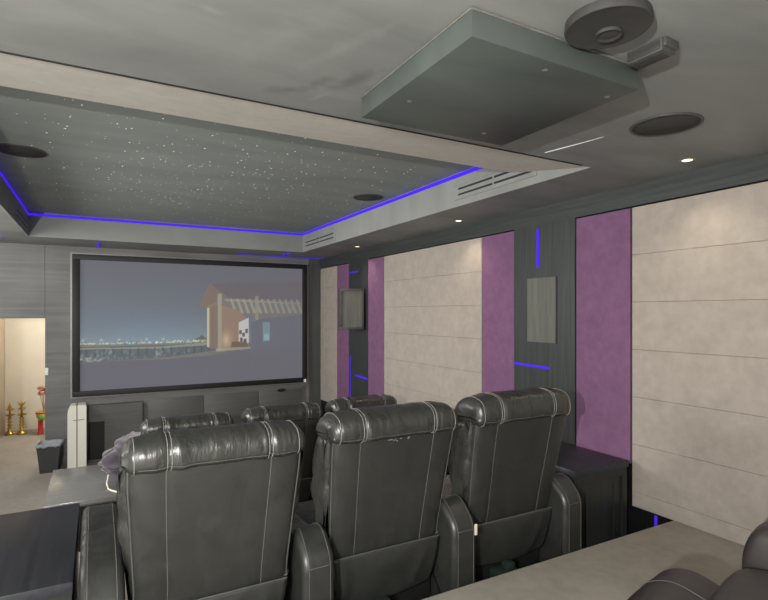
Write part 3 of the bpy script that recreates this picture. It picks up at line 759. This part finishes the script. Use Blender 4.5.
    for j in range(nzg):
        for i_ in range(nxg): fl.bm.faces.new([gr[j][i_], gr[j][i_+1], gr[j+1][i_+1], gr[j+1][i_]])
    topedge = [tuple(v_.co + Vector((0, -.004, .002))) for v_ in gr[-1]]; botedge = [tuple(v_.co) for v_ in gr[0]]
    sides = [[tuple(gr[j][k].co) for j in range(nzg+1)] for k in (0, nxg)]
    stl = [[tuple(gr[j][k].co + Vector((0, -.002, 0))) for j in range(nzg+1)] for k in (5, nxg-5)]
    fo_ = fl.build('rear_flap', LS, t, smooth=True)
    md = fo_.modifiers.new('thick', 'SOLIDIFY'); md.thickness = .008
    lines('edge_piping', M['pipe'], [topedge, botedge]+sides, .0035, fo_, 6)
    lines('stitching', TH, stl, .0013, fo_)
    # ---- front cushion of the back, with gathered bulges seen from the side
    cu = [Vector((.165, .44)), Vector((.045, 1.10)), Vector((.21, 1.10)), Vector((.29, .85)), Vector((.345, .50)), Vector((.31, .42))]
    cu = resample(round_poly(cu, [.02, .02, .06, .1, .06, .03], 4), .022)
    def cdisp(x, y, z, nrm):
        g = abs(x) > .30
        return (-.012*math.exp(-((z-.86)/.012)**2) - .012*math.exp(-((z-.64)/.012)**2)) + .006*noise.noise(Vector((x*9+seed, y*14, z*22)))
    def cxf(x, y, z):
        w_ = (.89+.11*min(1, max(0, (z-.66)/.14)))
        bul = 1 + .018*abs(math.sin((z-.64)/.22*math.pi)) if abs(x) > .28 else 1
        return (x*w_*bul + (.004*noise.noise(Vector((z*25+seed, y*10, 0))) if abs(x) > .30 else 0), y, z)
    Puff(cu, .762, .05, 14, cxf, cdisp).mesh().build('back_cushion', LE, t, smooth=True)
    # ---- headrest roll
    hd = [Vector((-.014, 1.075)), Vector((-.026, 1.14-dh*.3)), Vector((-.004, 1.232-dh)), Vector((.09, 1.258-dh)), Vector((.19, 1.235-dh)), Vector((.245, 1.14-dh*.5)), Vector((.22, 1.05)), Vector((.10, 1.04))]
    hd = resample(round_poly(hd, .07, 4), .016)
    HW = .758
    def hdisp(x, y, z, nrm):
        s_ = abs(abs(x)-.205)
        d = -.006*math.exp(-(s_/.012)**2) + .003*math.exp(-((s_-.045)/.03)**2)
        near_end = math.exp(-((abs(x)-.37)/.05)**2)
        amp = .0015 + .0045*math.exp(-((s_-.035)/.03)**2) + .005*near_end
        d += amp*noise.noise(Vector((x*46+seed*3.1, y*7, z*7))) + .003*noise.noise(Vector((x*10+seed, y*8, z*8)))
        return d
    def hxf(x, y, z):
        drop = .030*max(0, (abs(x)-.16)/.22)**2.2
        return (x, y + .012*max(0, (abs(x)-.27)/.115)**2, z - drop*max(0, (z-1.08)/.18))
    ph = Puff(hd, HW, .060, 110, hxf, hdisp, 7)
    hr = ph.mesh().build('headrest', LE, t, smooth=True)
    rim = [i for i in range(len(ph.o))]
    lines('stitching', TH, [[ph.pt(sg*o_, 0, i, .0022) for i in rim] for sg in (-1, 1) for o_ in (.197, .213)], .0016, hr, 5, True)
    lines('stitching', TH, [[ph.pt(sg*(HW/2-.046), .002, i, .002) for i in rim] for sg in (-1, 1)], .0016, hr, 5, True)
    b = MB(); k = ph.near(-.018, 1.088)
    b.tube([ph.pt(-HW/2+.06+(HW-.12)*j/60, 0, k, .0015) for j in range(61)], .0022, 5); b.build('seam', M['pipe'], hr)
    dx, dy = bshift
    for ch in t.children:
        if ch.name.split('.')[0] in ('back_shell', 'rear_flap', 'back_cushion', 'headrest'): ch.location = (dx, dy, 0)
    # ---- motor and bracket under the back
    if mech:
        MB().box(-.13, .02, .06, .16, .09, .175, .012).box(-.06, .0, .07, .13, .175, .215, .008).box(.02, .20, .09, .14, .10, .125, .006).build('motor', M['mech'], t, auto=35)
        b = MB(); b.tube([(-.33, .22, .09), (-.33, .11, .09), (.33, .11, .09), (.33, .22, .09)], .012, 8); b.build('frame_bar', M['bezel'], t, smooth=True)
        b = MB(); b.tube([(.0, .05, .12), (.06, .03, .13), (.16, .02, .11), (.25, .03, .10), (.30, .05, .05)], .004, 6); tag(b.build('cable', M['cord'], t, smooth=True), 'pale grey cable')
        b = MB()
        for k in range(6): b.tube([(-.10+.014*k, .06, .10), (-.105+.016*k, .03, .10+.010*(k % 2)), (-.11+.018*k, .012, .07)], .007, 5)
        b.build('connector', M['white_plastic'], t, smooth=True)
    return t
y2 = 2.285
specs2 = [(.49, True, 1.3, 'black leather recliner at the left of the near row, beside the black side table'),
          (1.34, False, 5.7, 'black leather recliner in the middle of the near row, scuff marks on its back'),
          (2.19, False, 9.2, 'black leather recliner at the right of the near row, next to the purple wall panel')]
recl = []
for i, (x, la, sd, lab) in enumerate(specs2):
    r = make_recliner(la, sd, [.045,.035,.018][i], [(-.03,-.045),(.01,0),(.03,0)][i], True, 2, lab, 'black leather recliners with stitched headrests', tagged=(i == 1))
    r.location = (x, y2, ZM); recl.append(r)
# pale scuffs on the middle recliner
b = MB()
for k in range(14):
    x = -.06 + .125*random.random(); z = 1.052 + .012*random.random(); w_ = random.uniform(.004, .012)
    b.box(x, x+w_, .0085-.0012*0, .0105, z, z+random.uniform(.002, .006))
M['scuff'] = flat('pale_scuff', (.20,.20,.19), .8)
o = b.build('scuff_marks', M['scuff'], recl[1]); tag(o, 'pale scuffed spots'); o.location = (0, -.0085, 0)
y1r = 4.785
for i, (x, src, lab) in enumerate([(.735, 0, 'black leather recliner at the left of the far row, under a mauve blanket'),
                                   (1.565, 1, 'black leather recliner in the middle of the far row, facing the screen'),
                                   (2.40, 2, 'black leather recliner at the right of the far row, only its headrest showing')]):
    o = copy_tree(recl[src]); o.location = (x, y1r, 0); o['label'] = lab
    for ch in list(o.children):
        if ch.name.startswith('scuff_marks'): bpy.data.objects.remove(ch)

# rear-row recliner, only its seat front and an arm reach into the frame
t = empty('recliner', (1.925, .29, ZP), 'brown-black leather recliner seat on the platform in the lower right corner', 'recliner', rz=math.radians(14))
BL = M['brown_leather']
so = resample(round_poly([Vector(p) for p in [(.0, .12), (.0, .47), (.55, .50), (.72, .475), (.74, .34), (.70, .12)]], [.03, .06, .1, .09, .06, .03], 5), .03)
pz = Puff(so, .66, .08, 14, lambda x, y, z: (x+.03, y, z), lambda x, y, z, n_: .016*max(0, n_.y)*math.cos(x*4.4)+.004*noise.noise(Vector((x*6, y*6, z*6))))
pz.mesh().build('seat', BL, t, smooth=True)
fo = resample(round_poly([Vector(p) for p in [(.70, .05), (.70, .38), (.86, .43), (.97, .38), (.985, .25), (.95, .04)]], [.03, .05, .1, .08, .06, .03], 5), .03)
pz = Puff(fo, .66, .08, 14, lambda x, y, z: (x+.0, y, z), lambda x, y, z, n_: .012*max(0, n_.y)*math.cos(x*4.4)+.004*noise.noise(Vector((x*6, y*6, z*6))))
fr = pz.mesh().build('footrest', BL, t, smooth=True)
b = MB(); ii = [i for i in range(len(pz.o)) if pz.o[i].y > .12 and pz.nr[i].x > -.7]; b.tube([pz.pt(.10, 0, i, .0015) for i in ii], .0015, 5); b.build('stitching', M['pipe'], fr)
ao = resample(round_poly([Vector(p) for p in [(-.1, 0), (-.1, .68), (.5, .66), (.68, .60), (.72, .5), (.72, 0)]], [.02, .05, .2, .1, .06, .02], 5), .03)
for xc, nm in ((.455, 'arm'), (-.40, 'arm')):
    if nm == 'arm' and xc > 0: Puff(ao, .17, .05, 6, lambda x, y, z: (x+.455, y, z)).mesh().build('arm', BL, t, smooth=True)
    else: Puff([Vector((p.x-.25, p.y)) for p in ao], .17, .05, 6, lambda x, y, z: (x-.42, y, z)).mesh().build('arm', BL, t, smooth=True)
bo = resample(round_poly([Vector(p) for p in [(-.02, .40), (-.22, 1.15), (-.42, 1.15), (-.30, .30)]], [.05, .08, .08, .05], 5), .04)
Puff(bo, .70, .07, 10).mesh().build('backrest', BL, t, smooth=True)
bx('base', M['black'], -.3, .34, -.2, .68, 0, .14, t, .01)

# ------------------------------------------------------------------ side tables
def side_table(x0, x1, y0, y1, zb, h, label, tm='table'):
    xc, yc = (x0+x1)/2, (y0+y1)/2
    t = empty('side_table', (xc, yc, zb), label, 'side table', 'black box side tables at the row ends')
    X0, X1, Y0, Y1 = x0-xc, x1-xc, y0-yc, y1-yc
    MB().box(X0, X1, Y0, Y1, h-.045, h, .003).build('top', M[tm], t, auto=35)
    b = MB(); w = .055; yf_ = Y0+.012
    b.box(X0+.004, X0+w, yf_, Y1-.004, 0, h-.046); b.box(X1-w, X1-.004, yf_, Y1-.004, 0, h-.046)
    b.box(X0+w, X1-w, yf_, yf_+.03, h-.10, h-.046); b.box(X0+w, X1-w, yf_, yf_+.03, 0, .06)
    b.box(X0+w, X1-w, Y1-.03, Y1-.004, 0, h-.046)
    b.build('carcass', M['table_edge'], t)
    MB().box(X0+w+.004, X1-w-.004, yf_+.012, yf_+.028, .064, h-.104, .006).build('front_panel', M['table_edge'], t, auto=35)
    for xm in (X0+w+.07, X1-w-.082): MB().box(xm, xm+.012, yf_+.004, yf_+.013, .10, h-.14, .002).build('moulding', M['table_edge'], t, auto=35)
side_table(2.80, 3.352, 2.445, 3.40, ZM, .64, 'black side table between the right recliner and the purple wall panel')
side_table(-.78, -.082, 2.40, 3.38, ZM, .64, 'black wood grain side table in the lower left corner of the photo')
side_table(-.352, .165, 4.69, 5.74, 0, .64, 'black side table left of the far recliners, wall reflection painted into its top', 'table_gloss')
# small things seen near the left corner
o = MB().lathe([(0, 0), (.028, 0), (.032, .02), (.03, .035), (0, .04)], n=20).build('white_knob', M['white_plastic'], smooth=True)
bpy.data.objects.remove(o)

# blanket heaped on the far left recliner
b = MB(); nu, nv = 64, 30; rings = []
for j in range(nv+1):
    ph_ = math.pi/2*j/nv; rr = []
    for i_ in range(nu):
        a = 2*math.pi*i_/nu
        lob = 1 + .18*math.sin(2*a+.6) + .08*math.sin(5*a+1)
        r = math.cos(ph_)**.55*lob
        x, y, z = .205*r*math.cos(a), .30*r*math.sin(a), .25*math.sin(ph_)**.9*(1+.30*math.cos(a-.2)*math.cos(ph_))
        k = 1.06 + .30*noise.noise(Vector((x*9, y*7, z*9))) + .10*math.sin(x*46+z*60+y*28+7*noise.noise(Vector((x*6, y*6, z*6+2))))
        rr.append(b.bm.verts.new((x*k, y*k, z*(.9+.1*k)+.04*noise.noise(Vector((x*8, y*8, 5)))*math.sin(ph_))))
        if j == nv: break
    rings.append(rr)
for a, c_ in zip(rings, rings[1:]):
    for k in range(nu):
        if len(c_) == 1: b.bm.faces.new([a[k], a[(k+1) % nu], c_[0]])
        else: b.bm.faces.new([a[k], a[(k+1) % nu], c_[(k+1) % nu], c_[k]])
b.bm.faces.new(rings[0][::-1])
o = b.build('blanket', M['blanket'], smooth=True, sub=1); o.location = (.27, 5.22, .735)
tag(o, 'crumpled mauve grey blanket heaped on the arm of the far left recliner', 'blanket')
b = MB(); b.tube([(.10, 5.05, .80), (.09, 4.99, .74), (.075, 4.93, .68), (.085, 4.88, .648), (.11, 4.83, .645), (.13, 4.80, .645), (.15, 4.76, .645), (.158, 4.70, .645)], .006, 8)
tag(b.build('cord', M['cord'], smooth=True), 'loose cream cord trailing from the mauve blanket across the side table', 'cord')

# ------------------------------------------------------------------ lights
def area(name, loc, target, size, power, col=(1, 1, 1), sy=None):
    L = bpy.data.lights.new(name, 'AREA'); L.energy = power; L.color = col; L.size = size
    if sy: L.shape = 'RECTANGLE'; L.size_y = sy
    o = bpy.data.objects.new(name, L); COL.objects.link(o); o.location = loc
    o.rotation_euler = (Vector(target)-Vector(loc)).to_track_quat('-Z', 'Y').to_euler(); return o
def point(name, loc, power, r, col=(1, 1, 1)):
    L = bpy.data.lights.new(name, 'POINT'); L.energy = power; L.color = col; L.shadow_soft_size = r
    o = bpy.data.objects.new(name, L); COL.objects.link(o); o.location = loc; return o
point('flash_light', (-1.13, -.36, zr(.17)), 620, .02, (1, .98, .95))
area('rear_fill', (.6, -1.5, zr(.55)), (1.6, 5, zr(-.5)), 2.6, 10, (1, .97, .93), 1.0)  # soft fill added behind the camera, not a fitting of the room
L_ = area('left_fill', (-2.15, 5.2, zr(.3)), (2.5, 5.6, zr(-.6)), 3.0, 100, (1, .97, .93), 1.4); L_.data.spread = math.radians(110)  # unseen fill added off to the left to brighten the seating
area('front_fill', (-2.1, 7.0, zr(.5)), (2.0, 8.5, zr(-.2)), 1.4, 45, (1, .97, .93), 1.0)  # unseen fill added to lift the screen wall
area('recess_fill', (-1.6, 3.0, zr(-1.2)), (1.0, 5.0, zr(1.1)), 1.5, 22, (1, .97, .93), 1.5)  # area light added low down in place of bounced light, brightens the recess
point('passage_lamp', (-.3, 10.0, 2.2), 62, .15, (1, .95, .87))
for (x, y) in ((3.15, 1.90), (3.20, 4.26), (3.20, 6.6), (-1.4, 1.9), (-1.4, 4.26), (-1.4, 6.6)):  # right three sit in the fittings, left three are unseen added spots
    L = bpy.data.lights.new('downlight_and_fill_spot', 'SPOT'); L.energy = 14; L.color = (1, .86, .66); L.spot_size = math.radians(110); L.spot_blend = .8; L.shadow_soft_size = .03
    o = bpy.data.objects.new('downlight_and_fill_spot', L); COL.objects.link(o); o.location = (x, y, ZC-.012)
for (x, y) in ((.2, -.5), (1.9, -.5)):  # unseen spots added behind the camera for headrest highlights
    L = bpy.data.lights.new('rear_fill_spot', 'SPOT'); L.energy = 8; L.color = (1, .93, .84); L.spot_size = math.radians(130); L.spot_blend = .6; L.shadow_soft_size = .05
    o = bpy.data.objects.new('rear_fill_spot', L); COL.objects.link(o); o.location = (x, y, ZC-.012); o.rotation_euler = (math.radians(35), 0, 0)
w = bpy.data.worlds.new('world'); C.world = w; w.use_nodes = True
w.node_tree.nodes['Background'].inputs[0].default_value = (.5, .5, .5, 1); w.node_tree.nodes['Background'].inputs[1].default_value = .2

# ------------------------------------------------------------------ camera
cam = bpy.data.cameras.new('camera'); cam.sensor_width = 36; cam.lens = 36*523/768; cam.shift_y = 13/768
cam.clip_start = .02
o = bpy.data.objects.new('camera', cam); COL.objects.link(o); o.location = (0, 0, H)
o.rotation_euler = (math.radians(90), 0, math.radians(-28.8)); C.camera = o
C.view_settings.view_transform = 'Standard'; C.view_settings.look = 'None'
C.view_settings.exposure = 0; C.view_settings.gamma = 1
